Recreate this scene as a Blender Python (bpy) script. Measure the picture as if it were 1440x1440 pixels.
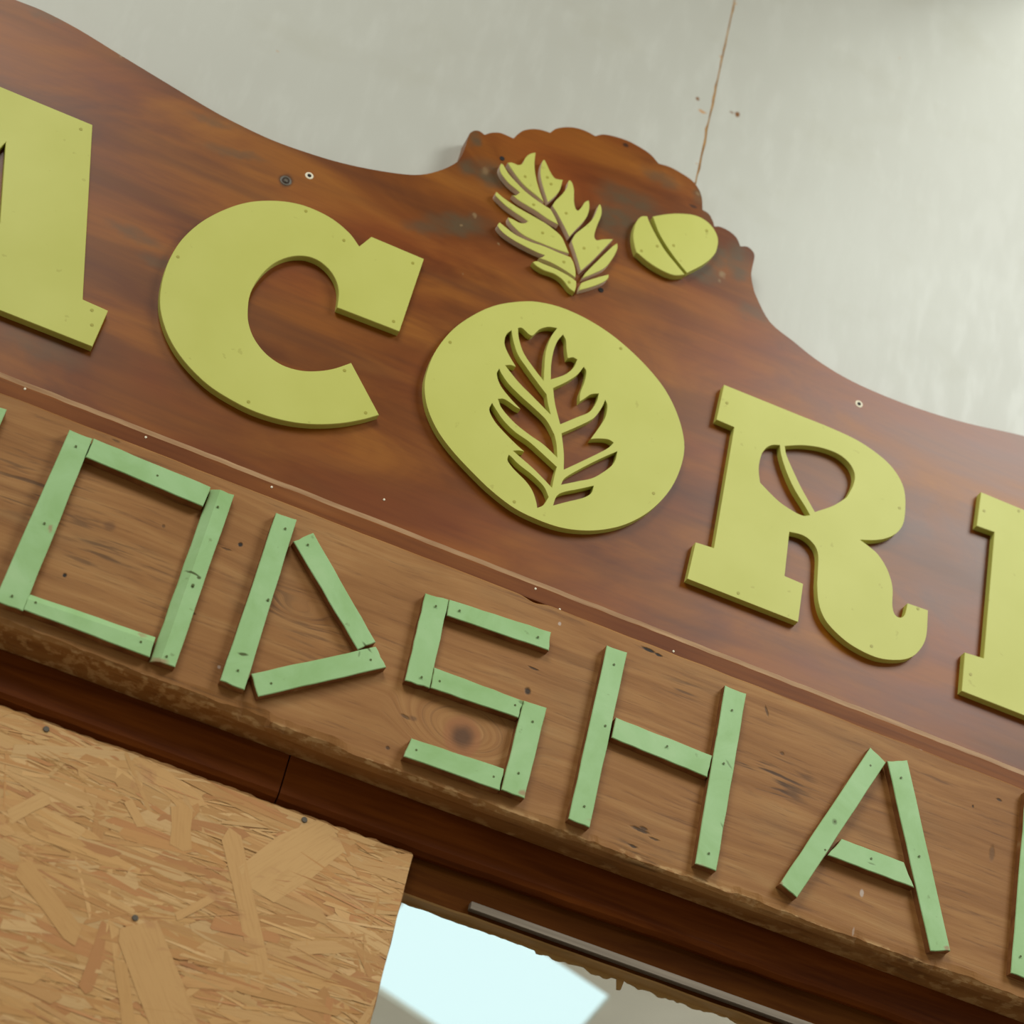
import bpy, bmesh, math, random
from mathutils import Matrix, Vector
random.seed(7)
sc = bpy.context.scene
for o in list(bpy.data.objects): bpy.data.objects.remove(o)
COL = sc.collection
R = math.radians

# ------------------------------------------------------------------ camera
# looking up at a sign over a doorway; sign plane is y = 0, x runs along the sign, ZC is the height of the sign's middle
ZC = 3.0754
cam = bpy.data.cameras.new('camera'); cam_o = bpy.data.objects.new('camera', cam); COL.objects.link(cam_o)
cam.sensor_width = 36.0; cam.lens = 80.0; cam.clip_start = 0.05
cam_o.matrix_world = Matrix(((0.913449, -0.360709, -0.188415, -0.508722), (-0.354635, -0.478458, -0.803313, -2.168945), (0.199613, 0.800604, -0.564967, 1.550000), (0.000000, 0.000000, 0.000000, 1.000000)))
cam.dof.use_dof = True; cam.dof.focus_distance = 2.62; cam.dof.aperture_fstop = 4.5
sc.camera = cam_o

# ------------------------------------------------------------------ world and lights
W = bpy.data.worlds.new('world'); sc.world = W; W.use_nodes = True
bg = W.node_tree.nodes['Background']; bg.inputs[0].default_value = (0.98, 1.0, 0.91, 1); bg.inputs[1].default_value = 0.64
def area(name, loc, target, sx, sy, power, color):
    l = bpy.data.lights.new(name, 'AREA'); l.shape = 'RECTANGLE'; l.size = sx; l.size_y = sy; l.energy = power; l.color = color
    o = bpy.data.objects.new(name, l); COL.objects.link(o); o.location = loc
    o.rotation_euler = (Vector(target) - Vector(loc)).to_track_quat('-Z', 'Y').to_euler(); return o
# roof lights of the workshop the sign hangs in
area('roof_light', (2.0, -2.3, 5.6), (0.5, 0, 3.2), 1.5, 1.5, 103, (0.96, 1.0, 0.96))
area('roof_light', (-1.6, -2.6, 5.4), (-0.2, 0, 3.0), 1.6, 1.2, 68, (0.99, 0.99, 0.92))
# fill lamp added to brighten the room behind the glass
area('far_room_fill', (3.4, 2.4, 2.3), (0.4, 2.2, 3.3), 1.2, 1.0, 60, (1.0, 0.98, 0.95))
sc.view_settings.view_transform = 'Standard'; sc.view_settings.look = 'None'
sc.view_settings.exposure = 0.0; sc.view_settings.gamma = 1.0; sc.view_settings.use_curve_mapping = False

# ------------------------------------------------------------------ material helpers
def lin(h):
    v = [int(h[i:i+2], 16) / 255 for i in (0, 2, 4)]
    return tuple(c / 12.92 if c <= .04045 else ((c + .055) / 1.055) ** 2.4 for c in v) + (1,)
class NT:
    def __init__(s, name):
        s.m = bpy.data.materials.new(name); s.m.use_nodes = True; s.t = s.m.node_tree
        s.b = s.t.nodes['Principled BSDF']; s.geo = s.t.nodes.new('ShaderNodeNewGeometry')
        sub = s.t.nodes.new('ShaderNodeVectorMath'); sub.operation = 'SUBTRACT'; s.l(s.geo.outputs['Position'], sub.inputs[0]); sub.inputs[1].default_value = (0, 0, ZC)
        s.pos = sub.outputs[0]
    def l(s, a, b): s.t.links.new(a, b)
    def n(s, typ, **k):
        x = s.t.nodes.new(typ)
        for a, v in k.items(): setattr(x, a, v)
        return x
    def val(s, sock, v):
        if isinstance(v, (int, float, tuple)): sock.default_value = v
        else: s.l(v, sock)
    def mapping(s, scale=(1, 1, 1), loc=(0, 0, 0), rot=(0, 0, 0), vec=None, inv=False):
        m = s.n('ShaderNodeMapping', vector_type='TEXTURE' if inv else 'POINT'); s.l(vec or s.pos, m.inputs[0])
        m.inputs['Scale'].default_value = scale; m.inputs['Location'].default_value = loc; m.inputs['Rotation'].default_value = rot
        return m.outputs[0]
    def noise(s, vec, scale=1, detail=4, rough=.55, dist=0):
        n = s.n('ShaderNodeTexNoise'); s.l(vec, n.inputs['Vector']); n.inputs['Scale'].default_value = scale
        n.inputs['Detail'].default_value = detail; n.inputs['Roughness'].default_value = rough; n.inputs['Distortion'].default_value = dist
        return n.outputs['Fac']
    def ramp(s, fac, stops):
        r = s.n('ShaderNodeValToRGB'); s.l(fac, r.inputs[0]); e = r.color_ramp.elements
        while len(e) < len(stops): e.new(.5)
        for i, (p, c) in enumerate(stops): e[i].position = p; e[i].color = lin(c) if isinstance(c, str) else (c, c, c, 1)
        return r.outputs[0]
    def mrange(s, v, a, b, c=0., d=1., smooth=True):
        m = s.n('ShaderNodeMapRange', interpolation_type='SMOOTHSTEP' if smooth else 'LINEAR'); s.l(v, m.inputs[0])
        for i, q in enumerate((a, b, c, d)): m.inputs[i + 1].default_value = q
        return m.outputs[0]
    def mix(s, fac, a, b, mode='MIX'):
        m = s.n('ShaderNodeMix', data_type='RGBA', blend_type=mode)
        s.val(m.inputs[0], fac)
        for sock, v in ((m.inputs[6], a), (m.inputs[7], b)):
            if isinstance(v, str): sock.default_value = lin(v)
            else: s.val(sock, v)
        return m.outputs[2]
    def math(s, op, a, b=0.):
        m = s.n('ShaderNodeMath', operation=op); s.val(m.inputs[0], a); s.val(m.inputs[1], b); return m.outputs[0]
    def vadd(s, a, b):
        m = s.n('ShaderNodeVectorMath', operation='ADD'); s.l(a, m.inputs[0]); s.val(m.inputs[1], b); return m.outputs[0]
    def spots(s, lst, wob=.0, wscale=60, soft=.55):
        """mask of soft-edged blots (x, z, rx, rz, tilt, strength) in metres on the sign plane, edges roughened by noise"""
        vec = s.pos
        if wob:
            n = s.n('ShaderNodeTexNoise'); s.l(s.pos, n.inputs['Vector']); n.inputs['Scale'].default_value = wscale; n.inputs['Detail'].default_value = 3
            m = s.n('ShaderNodeVectorMath', operation='MULTIPLY_ADD'); s.l(n.outputs['Color'], m.inputs[0]); m.inputs[1].default_value = (wob * 2,) * 3; m.inputs[2].default_value = (-wob,) * 3
            vec = s.vadd(s.pos, m.outputs[0])
        out = None
        for x, z, rx, rz, a, st in lst:
            q = s.mapping((rx, 1000., rz), (x, 0, z), (0, R(a), 0), vec, True)
            ln = s.n('ShaderNodeVectorMath', operation='LENGTH'); s.l(q, ln.inputs[0])
            f = s.mrange(ln.outputs['Value'], soft, 1.0, st, 0.)
            out = f if out is None else s.math('MAXIMUM', out, f)
        return out
    def bump(s, h, strength=.3, dist=.001):
        b = s.n('ShaderNodeBump'); b.inputs['Strength'].default_value = strength; b.inputs['Distance'].default_value = dist
        s.l(h, b.inputs['Height']); s.l(b.outputs[0], s.b.inputs['Normal'])
    def fin(s, col, rough, spec=.5):
        if isinstance(col, str): s.b.inputs['Base Color'].default_value = lin(col)
        else: s.l(col, s.b.inputs['Base Color'])
        s.val(s.b.inputs['Roughness'], rough); s.b.inputs['Specular IOR Level'].default_value = spec
        return s.m

MAT = {}
def m_board():
    t = NT('varnished_mahogany')
    warp = t.noise(t.mapping((1.2, 4, 3)), 2.2, 3)
    base = t.noise(t.mapping((2.4, 6, 6.5)), 1.5, 5, .55, 1.2)
    fine = t.noise(t.mapping((9, 60, 160)), 1.0, 5, .65, .3)
    streak = t.noise(t.mapping((1.6, 20, 15), rot=(0, R(-4), 0)), 1.0, 3, .5, .8)
    c = t.ramp(base, [(.28, '5c2d05'), (.44, '783f04'), (.58, '8b4f06'), (.76, '9b5e0f')])
    c = t.mix(t.mrange(streak, .45, .68, .0, .6), c, '552a07')
    red = t.mrange(warp, .45, .68)
    c = t.mix(t.math('MULTIPLY', red, .4), c, '823703')
    c = t.mix(t.mrange(fine, .4, .8, 0., .2), c, '4a1d04')
    dirt = t.spots([(-0.1363, 0.4853, 0.0405, 0.0300, 0, 1), (-0.1657, 0.4821, 0.0211, 0.0200, 0, 0.9), (-0.1691, 0.5322, 0.0135, 0.0200, 0, 0.9), (-0.1627, 0.3829, 0.0633, 0.0260, -25, 1), (-0.1961, 0.3591, 0.0422, 0.0200, -20, 0.7), (0.0398, 0.4961, 0.0506, 0.0400, 0, 1), (0.0706, 0.5253, 0.0338, 0.0300, 0, 0.7), (0.1684, 0.4739, 0.0422, 0.0300, 0, 1), (0.1886, 0.5098, 0.0253, 0.0300, 0, 0.9), (0.0530, 0.5354, 0.0675, 0.0340, 0, 0.9), (0.0883, 0.6004, 0.0422, 0.0200, 0, 0.6), (0.2139, 0.5165, 0.0253, 0.0400, 0, 1), (0.1342, 0.5201, 0.0422, 0.0400, 0, 0.7), (0.2216, 0.5013, 0.0169, 0.0250, 0, 0.9), (0.1649, 0.5885, 0.0211, 0.0400, 0, 0.6), (0.1471, 0.5988, 0.0169, 0.0220, 0, 0.8), (0.2522, 0.4411, 0.0338, 0.0200, 0, 0.6), (0.0755, 0.2340, 0.0380, 0.0300, 0, 0.55), (-0.4903, 0.3857, 0.0506, 0.0120, -5, 0.5), (-0.7304, 0.4388, 0.0422, 0.0100, 0, 0.5), (-0.5272, 0.1733, 0.0506, 0.0140, 0, 0.55), (-0.4842, 0.1498, 0.0422, 0.0140, 0, 0.5), (-0.5755, -0.0280, 0.0759, 0.0250, 0, 0.55), (-0.4520, 0.3509, 0.0591, 0.0100, -10, 0.5)], .012, 45, .2)
    dn = t.noise(t.mapping((30, 30, 60)), 1.0, 4)
    c = t.mix(t.math('MULTIPLY', dirt, t.mrange(dn, .3, .62, .5, 1.)), c, '59472f')
    pale = t.spots([(-0.1448, 0.4871, 0.0084, 0.0120, 0, 0.55), (-0.1420, 0.4087, 0.0042, 0.0050, 0, 0.7), (-0.1554, 0.3855, 0.0034, 0.0030, 0, 0.8), (0.1994, 0.4823, 0.0059, 0.0070, 0, 0.8), (0.1973, 0.4698, 0.0042, 0.0040, 0, 0.7), (-0.1008, 0.3795, 0.0034, 0.0030, 0, 0.8), (0.1435, 0.6009, 0.0042, 0.0050, 0, 0.7), (-0.6240, 0.4251, 0.0034, 0.0040, 0, 0.9), (-0.1363, 0.3113, 0.0025, 0.0030, 0, 0.4)], .006, 90, .2)
    c = t.mix(pale, c, '8d7350')
    knot = t.spots([(-0.3815, 0.3412, 0.0118, 0.0140, 0, 0.95), (0.0299, 0.6301, 0.0059, 0.0050, 0, 0.85), (0.1405, 0.5755, 0.0084, 0.0040, 0, 0.7)], .002, 70, .35)
    c = t.mix(knot, c, '1e130b')
    t.bump(t.math('ADD', t.math('MULTIPLY', fine, .5), t.math('MULTIPLY', dirt, dn)), .10, .0010)
    return t.fin(c, t.mrange(base, .2, .8, .35, .42), .34)
MAT['board'] = m_board()
def m_moulding():
    t = NT('moulding_wood')
    f = t.noise(t.mapping((5, 80, 130)), 1.0, 5); b = t.noise(t.mapping((3, 8, 20)), 1.0, 3)
    c = t.ramp(b, [(.3, '6b3818'), (.55, '824c22'), (.75, '915c32')])
    c = t.mix(t.mrange(f, .4, .75, 0, .35), c, '43200f')
    t.bump(f, .15); return t.fin(c, .5, .14)
MAT['moulding'] = m_moulding()
def m_lit_edge():
    t = NT('lit_moulding_edge'); f = t.noise(t.mapping((14, 60, 120)), 1.0, 4)
    return t.fin(t.ramp(f, [(.3, '8d6745'), (.7, 'b08c66')]), .5)  # dusty chamfer in a paler colour, standing in for light from above
MAT['lit'] = m_lit_edge()
def m_plank():
    t = NT('weathered_pine')
    # grain bends around the knots
    k = t.spots([(0.0015, -0.3201, 0.1013, 0.0600, 0, 1), (-0.2119, -0.2454, 0.0506, 0.0200, 0, 0.2)], 0, 1, .0)
    wn = t.noise(t.mapping((3, 6, 9)), 1.0, 2)
    off = t.n('ShaderNodeCombineXYZ'); t.l(t.math('ADD', t.math('MULTIPLY', k, .10), t.math('MULTIPLY', wn, .03)), off.inputs[2])
    p = t.vadd(t.pos, off.outputs[0])
    g1 = t.noise(t.mapping((3.5, 30, 60), vec=p), 1.0, 4, .6, .4)
    g2 = t.noise(t.mapping((13, 80, 230), vec=p), 1.0, 4, .65)
    blot = t.noise(t.mapping((5, 5, 9)), 1.0, 4, .6)
    c = t.ramp(g1, [(.25, '80511f'), (.45, '976633'), (.6, 'a4743f'), (.8, 'b28853')])
    c = t.mix(t.mrange(blot, .42, .7, 0., .55), c, '8c5c28')
    c = t.mix(t.mrange(blot, .5, .25, 0., .35), c, '8a6a42')
    c = t.mix(t.mrange(g2, .53, .76, 0., .62), c, '5a3516')
    fur = t.noise(t.mapping((16, 40, 170), loc=(3, 0, 1), vec=p), 1.0, 3, .5)
    furm = t.spots([(-0.5170, -0.2173, 0.1013, 0.0700, 0, 0.8), (-0.4291, -0.2639, 0.1097, 0.0500, 0, 0.7), (0.3729, -0.2244, 0.0759, 0.0400, 0, 1), (0.2432, -0.1609, 0.0506, 0.0300, 0, 0.7), (-0.2540, -0.2445, 0.0506, 0.0500, 0, 0.6), (0.2292, -0.3803, 0.0506, 0.0300, 0, 0.8), (-0.1802, -0.2697, 0.0675, 0.0300, 0, 0.6), (0.5426, -0.3981, 0.1013, 0.0300, 0, 0.5)], .02, 20, .2)
    c = t.mix(t.math('MULTIPLY', furm, t.mrange(fur, .5, .66, 0., .85)), c, '3a2310')
    ring = t.spots([(0.0015, -0.3201, 0.0253, 0.0280, 0, 0.7)], .0015, 80, .75); c = t.mix(ring, c, '9a6238')
    kn = t.spots([(0.0015, -0.3201, 0.0186, 0.0200, 0, 0.9), (-0.0577, -0.3210, 0.0068, 0.0040, 0, 0.6), (-0.4361, -0.2289, 0.0101, 0.0080, 0, 0.5), (-0.3641, -0.0666, 0.0084, 0.0060, 0, 0.5), (0.3825, 0.1043, 0.0084, 0.0060, 0, 0.4)], .003, 60, .3); c = t.mix(kn, c, '58381e')
    gouge = t.spots([(0.1930, -0.1266, 0.0118, 0.0030, 4, 1), (0.2061, -0.1281, 0.0068, 0.0025, 4, 1), (-0.2958, -0.1916, 0.0034, 0.0040, 0, 1), (-0.4629, -0.3059, 0.0030, 0.0035, 0, 1), (0.0625, -0.2368, 0.0051, 0.0060, 0, 0.9), (0.0630, -0.2061, 0.0084, 0.0020, 5, 0.8), (-0.3092, -0.2034, 0.0084, 0.0015, 0, 0.6), (0.2241, -0.3528, 0.0152, 0.0030, 2, 0.8), (0.2424, -0.3575, 0.0084, 0.0020, 0, 0.7), (0.3500, -0.1468, 0.0025, 0.0090, -25, 0.6), (0.6618, -0.1457, 0.0051, 0.0025, 0, 0.8), (0.6280, -0.1675, 0.0021, 0.0025, 0, 0.8), (0.2278, -0.3496, 0.0068, 0.0030, 0, 0.7), (-0.0758, -0.3663, 0.0034, 0.0030, 0, 0.7), (0.3775, -0.1939, 0.0042, 0.0030, 0, 0.5), (-0.0657, -0.3224, 0.0076, 0.0030, 10, 0.6), (0.6588, -0.2190, 0.0051, 0.0140, 0, 0.4), (0.2195, -0.3751, 0.0076, 0.0020, 0, 0.8), (0.3043, -0.3850, 0.0118, 0.0030, 0, 0.6), (-0.3222, -0.2944, 0.0051, 0.0025, 0, 0.7), (-0.3820, -0.2047, 0.0025, 0.0030, 0, 0.5), (-0.4629, -0.1231, 0.0068, 0.0020, 0, 0.5)], .0012, 200, .4); c = t.mix(gouge, c, '1f140a')
    wht = t.spots([(0.4995, -0.3300, 0.0034, 0.0060, 0, 0.95), (0.0815, -0.1370, 0.0025, 0.0030, 0, 0.9), (-0.2764, -0.3449, 0.0025, 0.0025, 0, 0.8), (0.4950, -0.3799, 0.0017, 0.0070, 0, 0.5), (0.5538, -0.1143, 0.0042, 0.0050, 0, 0.8)], .0008, 200, .5); c = t.mix(wht, c, 'b9a596')
    sx = t.n('ShaderNodeSeparateXYZ'); t.l(t.pos, sx.inputs[0]); sn = t.noise(t.mapping((60, 60, 160)), 1.0, 4, .6)
    low = t.math('MULTIPLY', t.mrange(sx.outputs['Z'], -.381, -.386), t.mrange(sx.outputs['Z'], -.393, -.389))
    c = t.mix(t.math('MULTIPLY', low, t.mrange(sn, .48, .62, 0., .8)), c, 'c29a66')      # splintered lower arris
    h = t.math('SUBTRACT', t.math('MULTIPLY', g2, -.6), t.math('ADD', t.math('MULTIPLY', gouge, 2.), t.math('MULTIPLY', t.math('MULTIPLY', furm, fur), 1.2)))
    t.bump(h, .35, .0015); return t.fin(c, .62, .35)
MAT['plank'] = m_plank()
def m_dark(name, a, b, c3, rough=.45, spec=.12):
    t = NT(name); g = t.noise(t.mapping((3, 25, 45)), 1.0, 5, .6, .6); f = t.noise(t.mapping((10, 80, 160)), 1.0, 4)
    c = t.ramp(g, [(.3, a), (.5, b), (.72, c3)]); c = t.mix(t.mrange(f, .45, .8, 0, .4), c, a)
    t.bump(f, .15); return t.fin(c, rough, spec)
MAT['lintel'] = m_dark('dark_stained_lintel', '4c2006', '66310b', '824414')
MAT['transom'] = m_dark('dark_transom', '3e1c05', '502a0a', '643a12', .6, .03)
MAT['transom_under'] = m_dark('lit_transom_edge', '94703f', 'b08a58', 'c09c6a', .6)  # paler than the transom: daylight on its underside put into the colour
MAT['putty'] = m_dark('brown_putty', '9a7440', 'b28c54', 'c09a62', .7)
def m_strip():
    t = NT('anodised_strip'); t.b.inputs['Metallic'].default_value = .35
    f = t.noise(t.mapping((6, 50, 200)), 1.0, 3); return t.fin(t.ramp(f, [(.3, '6e6152'), (.7, '857867')]), .5)
MAT['strip'] = m_strip()
def m_yellow():
    t = NT('yellow_green_paint')
    a = t.noise(t.mapping((8, 8, 8)), 1.0, 4, .5); f = t.noise(t.mapping((160, 160, 160)), 1.0, 3)
    sp = t.mrange(t.noise(t.mapping((70, 70, 70), loc=(4, 2, 9)), 1.0, 2), .70, .76, 0., .35)
    c = t.ramp(a, [(.3, 'bcbd58'), (.7, 'c4c564')]); c = t.mix(sp, c, '9a9236')
    t.bump(f, .06, .0005); return t.fin(c, .5, .4)
MAT['yellow'] = m_yellow()
MAT['cutedge'] = NT('cut_edge').fin('d6c2ab', .7, .3)
MAT['pin'] = NT('pin_head').fin('a09a30', .5)
def m_green():
    t = NT('mint_green_paint')
    a = t.noise(t.mapping((14, 14, 14)), 1.0, 5, .6, .6); f = t.noise(t.mapping((60, 60, 60)), 1.0, 4)
    c = t.ramp(a, [(.3, '90b876'), (.55, '9dc488'), (.75, 'a8cb93')])
    c = t.mix(t.mrange(f, .66, .76, 0., .6), c, '6b8048')
    bare = t.spots([(-0.3388, -0.3692, 0.0135, 0.0060, 0, 0.9), (0.0800, -0.3663, 0.0068, 0.0060, 0, 0.9), (0.2974, -0.3751, 0.0135, 0.0040, 0, 0.8), (0.3942, -0.3614, 0.0051, 0.0060, 0, 0.8), (0.6075, -0.3648, 0.0051, 0.0050, 0, 0.9), (0.1705, -0.3698, 0.0152, 0.0040, 0, 0.6), (-0.4947, -0.2645, 0.0034, 0.0070, 0, 0.8), (-0.3910, -0.3793, 0.0118, 0.0040, 0, 0.5), (0.6942, -0.3731, 0.0084, 0.0050, 0, 0.7), (-0.3655, -0.3470, 0.0068, 0.0040, 0, 0.6)], .004, 120, .3); c = t.mix(bare, c, 'a08560')
    mk = t.spots([(-0.3355, -0.2537, 0.0118, 0.0020, 8, 1), (-0.3282, -0.2562, 0.0034, 0.0030, 0, 1), (-0.3317, -0.2690, 0.0025, 0.0040, 0, 1), (-0.2572, -0.3261, 0.0076, 0.0025, -12, 1), (-0.2492, -0.2522, 0.0021, 0.0030, 0, 0.8), (0.4489, -0.2617, 0.0042, 0.0050, 0, 0.6), (-0.1297, -0.2636, 0.0101, 0.0020, 35, 0.8), (-0.1359, -0.2755, 0.0017, 0.0050, 0, 0.5), (-0.3556, -0.3401, 0.0084, 0.0025, 5, 0.9), (0.0553, -0.2602, 0.0051, 0.0030, 0, 0.6), (0.3105, -0.2396, 0.0084, 0.0020, 45, 0.5), (0.3174, -0.3201, 0.0101, 0.0020, 50, 0.5), (0.2894, -0.2054, 0.0017, 0.0070, -10, 0.6), (0.5012, -0.2963, 0.0068, 0.0015, 0, 0.5)], .001, 200, .4); c = t.mix(mk, c, '4a5a24')
    t.bump(t.math('SUBTRACT', f, mk), .18, .001); return t.fin(c, .5, .4)
MAT['green'] = m_green()
def m_stickside():
    t = NT('bare_stick_wood'); f = t.noise(t.mapping((40, 40, 40)), 1.0, 4)
    return t.fin(t.ramp(f, [(.3, '6f431f'), (.6, '8d5e33'), (.8, 'a8855a')]), .7, .3)
MAT['stickside'] = m_stickside()
MAT['nail'] = NT('nail_head').fin('4c5c16', .5)
MAT['hole'] = NT('screw_hole').fin('100a06', .8)
MAT['brass'] = NT('dull_brass').fin('e6dcc2', .5)
MAT['screw'] = NT('grey_screw').fin('5c5448', .45)
def m_wall():
    t = NT('painted_board_wall')
    a = t.noise(t.mapping((2, 2, 2)), 1.0, 4); b = t.noise(t.mapping((40, 40, 12)), 1.0, 4, .6); br = t.noise(t.mapping((15, 15, 6), loc=(7, 1, 3), rot=(0, R(20), 0)), 1.0, 3)
    c = t.ramp(a, [(.3, 'babab0'), (.7, 'c1c2b8')])
    c = t.mix(t.mrange(b, .45, .75, 0., .35), c, 'cacbc2'); c = t.mix(t.mrange(t.noise(t.mapping((6, 6, 9), loc=(2, 5, 1)), 1.0, 4), .52, .7, 0., .3), c, 'b3b2a3')
    st = t.spots([(0.1338, 0.7791, 0.0084, 0.0040, 0, 0.8), (0.1486, 1.0126, 0.0025, 0.0030, 0, 0.8), (0.1434, 0.8963, 0.0025, 0.0050, 0, 0.7), (0.1445, 0.8354, 0.0025, 0.0060, 0, 0.7), (0.1451, 0.7388, 0.0025, 0.0050, 0, 0.7), (0.4150, 1.0521, 0.0034, 0.0020, 0, 0.4), (-0.4461, 0.5655, 0.0034, 0.0030, 0, 0.3), (0.1416, 0.6815, 0.0025, 0.0030, 0, 0.5)], .003, 90, .3); c = t.mix(st, c, 'c08a4c')
    hl = t.spots([(0.1847, 0.8020, 0.0051, 0.0070, 0, 1), (0.1759, 0.8013, 0.0051, 0.0030, 0, 0.6), (0.1227, 0.7986, 0.0038, 0.0045, 0, 0.85)], .0015, 150, .4); c = t.mix(hl, c, '7a4c16')
    t.bump(t.math('ADD', t.math('MULTIPLY', b, .5), br), .16, .002)
    return t.fin(c, t.mrange(b, .3, .7, .40, .5), .36)
MAT['wall'] = m_wall()
MAT['wallcore'] = m_dark('bare_board_core', '8a6236', 'a9804e', 'b9925e', .8)
def m_osbcore():
    t = NT('osb_core'); a = t.noise(t.mapping((20, 20, 60)), 1.0, 4, .6, .8)
    return t.fin(t.ramp(a, [(.3, '6f4a22'), (.55, '94693a'), (.8, 'b08650')]), .7, .3)
MAT['osbcore'] = m_osbcore()
def m_strand():
    t = NT('osb_strand'); col = t.n('ShaderNodeAttribute', attribute_name='tint'); uv = t.n('ShaderNodeUVMap')
    g = t.noise(t.mapping((1.6, 22, 1), vec=uv.outputs[0]), 1.0, 4, .6, .5); big = t.noise(t.mapping((14, 14, 40)), 1.0, 4, .6, .6)
    c = t.mix(t.mrange(g, .45, .8, 0., .30), col.outputs['Color'], 'a06c38'); c = t.mix(t.mrange(big, .58, .74, 0., .5), c, 'a8704a')
    t.bump(g, .2, .0006); return t.fin(c, .6, .35)
MAT['strand'] = m_strand()
def m_glass():
    t = NT('window_glass'); nt = t.t; tr = t.n('ShaderNodeBsdfTransparent'); tr.inputs[0].default_value = (.96, .98, .96, 1)
    gl = t.n('ShaderNodeBsdfGlossy'); gl.inputs['Roughness'].default_value = .03
    fr = t.n('ShaderNodeFresnel'); fr.inputs[0].default_value = 1.45; mx = t.n('ShaderNodeMixShader')
    t.l(fr.outputs[0], mx.inputs[0]); t.l(tr.outputs[0], mx.inputs[1]); t.l(gl.outputs[0], mx.inputs[2])
    t.l(mx.outputs[0], nt.nodes['Material Output'].inputs[0]); return t.m
MAT['glass'] = m_glass()
def m_ceil():
    t = NT('far_ceiling'); a = t.noise(t.mapping((3, 3, 3)), 1.0, 3)
    return t.fin(t.ramp(a, [(.3, 'b9b4a6'), (.7, 'c9c4b6')]), .8)
MAT['ceil'] = m_ceil()
MAT['rafter'] = m_dark('far_rafter', '6f6a5c', '857f70', '938c7c', .8)
def m_sky():
    t = NT('daylight'); e = t.n('ShaderNodeEmission'); e.inputs[0].default_value = (.76, .97, 1.0, 1); e.inputs[1].default_value = 1.12
    t.l(e.outputs[0], t.t.nodes['Material Output'].inputs[0]); return t.m
MAT['sky'] = m_sky()
MAT['roof'] = m_dark('roof_boards', '4a3826', '5c4730', '6a5339', .8)
MAT['rear'] = m_dark('dull_plaster', '6e6652', '7a715c', '857b66', .9)
MAT['floor'] = m_dark('floor_boards', '7a6a55', '8c7a62', '9a8970', .7)

# ------------------------------------------------------------------ object helpers
def tag(o, label=None, cat=None, group=None, kind=None):
    for k, v in (('label', label), ('category', cat), ('group', group), ('kind', kind)):
        if v: o[k] = v
    return o
def empty(name, loc):
    o = bpy.data.objects.new(name, None); COL.objects.link(o); o.location = loc; o.empty_display_size = .05; return o
def link(name, bm, mats, parent=None, origin=(0, 0, 0), smooth=False):
    """one mesh object; bm is in world coordinates, origin is where the object's (or its parent's) base lies"""
    bmesh.ops.translate(bm, verts=bm.verts, vec=-Vector(origin))
    me = bpy.data.meshes.new(name); bm.to_mesh(me); bm.free()
    for m in (mats if isinstance(mats, (list, tuple)) else [mats]): me.materials.append(MAT[m])
    if smooth:
        for p in me.polygons: p.use_smooth = True
    o = bpy.data.objects.new(name, me); COL.objects.link(o)
    if parent: o.parent = parent
    else: o.location = origin
    return o
def spline(pts, n=5):
    """closed Catmull-Rom through (x, z[, corner]) in mm -> list of (x, z) in metres"""
    N = len(pts); out = []
    P = [Vector((p[0], p[1])) / 1000 for p in pts]; cor = [len(p) > 2 for p in pts]
    for i in range(N):
        a, b = P[i], P[(i + 1) % N]; j = (i + 1) % N
        if cor[i] and cor[j]: out.append(a); continue
        ta = (b - a) if cor[i] else (b - P[i - 1]) / 2
        tb = (b - a) if cor[j] else (P[(j + 1) % N] - a) / 2
        L = (b - a).length
        for t_ in (ta, tb):
            if t_.length > 1.4 * L: t_ *= 1.4 * L / t_.length
        for k in range(n):
            t = k / n; h = (2*t**3 - 3*t*t + 1, t**3 - 2*t*t + t, -2*t**3 + 3*t*t, t**3 - t*t)
            out.append(a * h[0] + ta * h[1] + b * h[2] + tb * h[3])
    res = []
    for p in out:
        if not res or (p - res[-1]).length > .00025: res.append(p)
    if (res[0] - res[-1]).length < .00025: res.pop()
    return res
def plate(loops, yf, th, bevel=.0006, side=0):
    """flat cut-out with holes: front at y = yf, th thick, edges eased"""
    bm = bmesh.new(); edges = []
    for lp in loops:
        vs = [bm.verts.new((p.x, yf, ZC + p.y)) for p in lp]
        for i in range(len(vs)): edges.append(bm.edges.new((vs[i], vs[(i + 1) % len(vs)])))
    bmesh.ops.triangle_fill(bm, use_beauty=True, use_dissolve=False, edges=edges, normal=(0, -1, 0))
    for f in bm.faces:
        f.normal_update()
        if f.normal.y > 0: f.normal_flip()
    front = list(bm.faces)
    rim = [e for e in bm.edges if len(e.link_faces) == 1]
    r = bmesh.ops.extrude_face_region(bm, geom=front, use_keep_orig=True)
    nv = [g for g in r['geom'] if isinstance(g, bmesh.types.BMVert)]
    bmesh.ops.translate(bm, verts=nv, vec=(0, th, 0))
    for g in r['geom']:
        if isinstance(g, bmesh.types.BMFace): g.normal_flip()
    bmesh.ops.recalc_face_normals(bm, faces=bm.faces)
    if bevel:
        fe = []
        for e in bm.edges:
            if len(e.link_faces) == 2 and abs(e.verts[0].co.y - yf) < 1e-6 and abs(e.verts[1].co.y - yf) < 1e-6:
                ys = [abs(f.normal.y) for f in e.link_faces]
                if min(ys) < .3 and max(ys) > .9: fe.append(e)
        bmesh.ops.bevel(bm, geom=fe, offset=bevel, segments=1, affect='EDGES', clamp_overlap=True)
    if side:
        for f in bm.faces:
            f.normal_update()
            if abs(f.normal.y) < .3: f.material_index = side
    return bm
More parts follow.
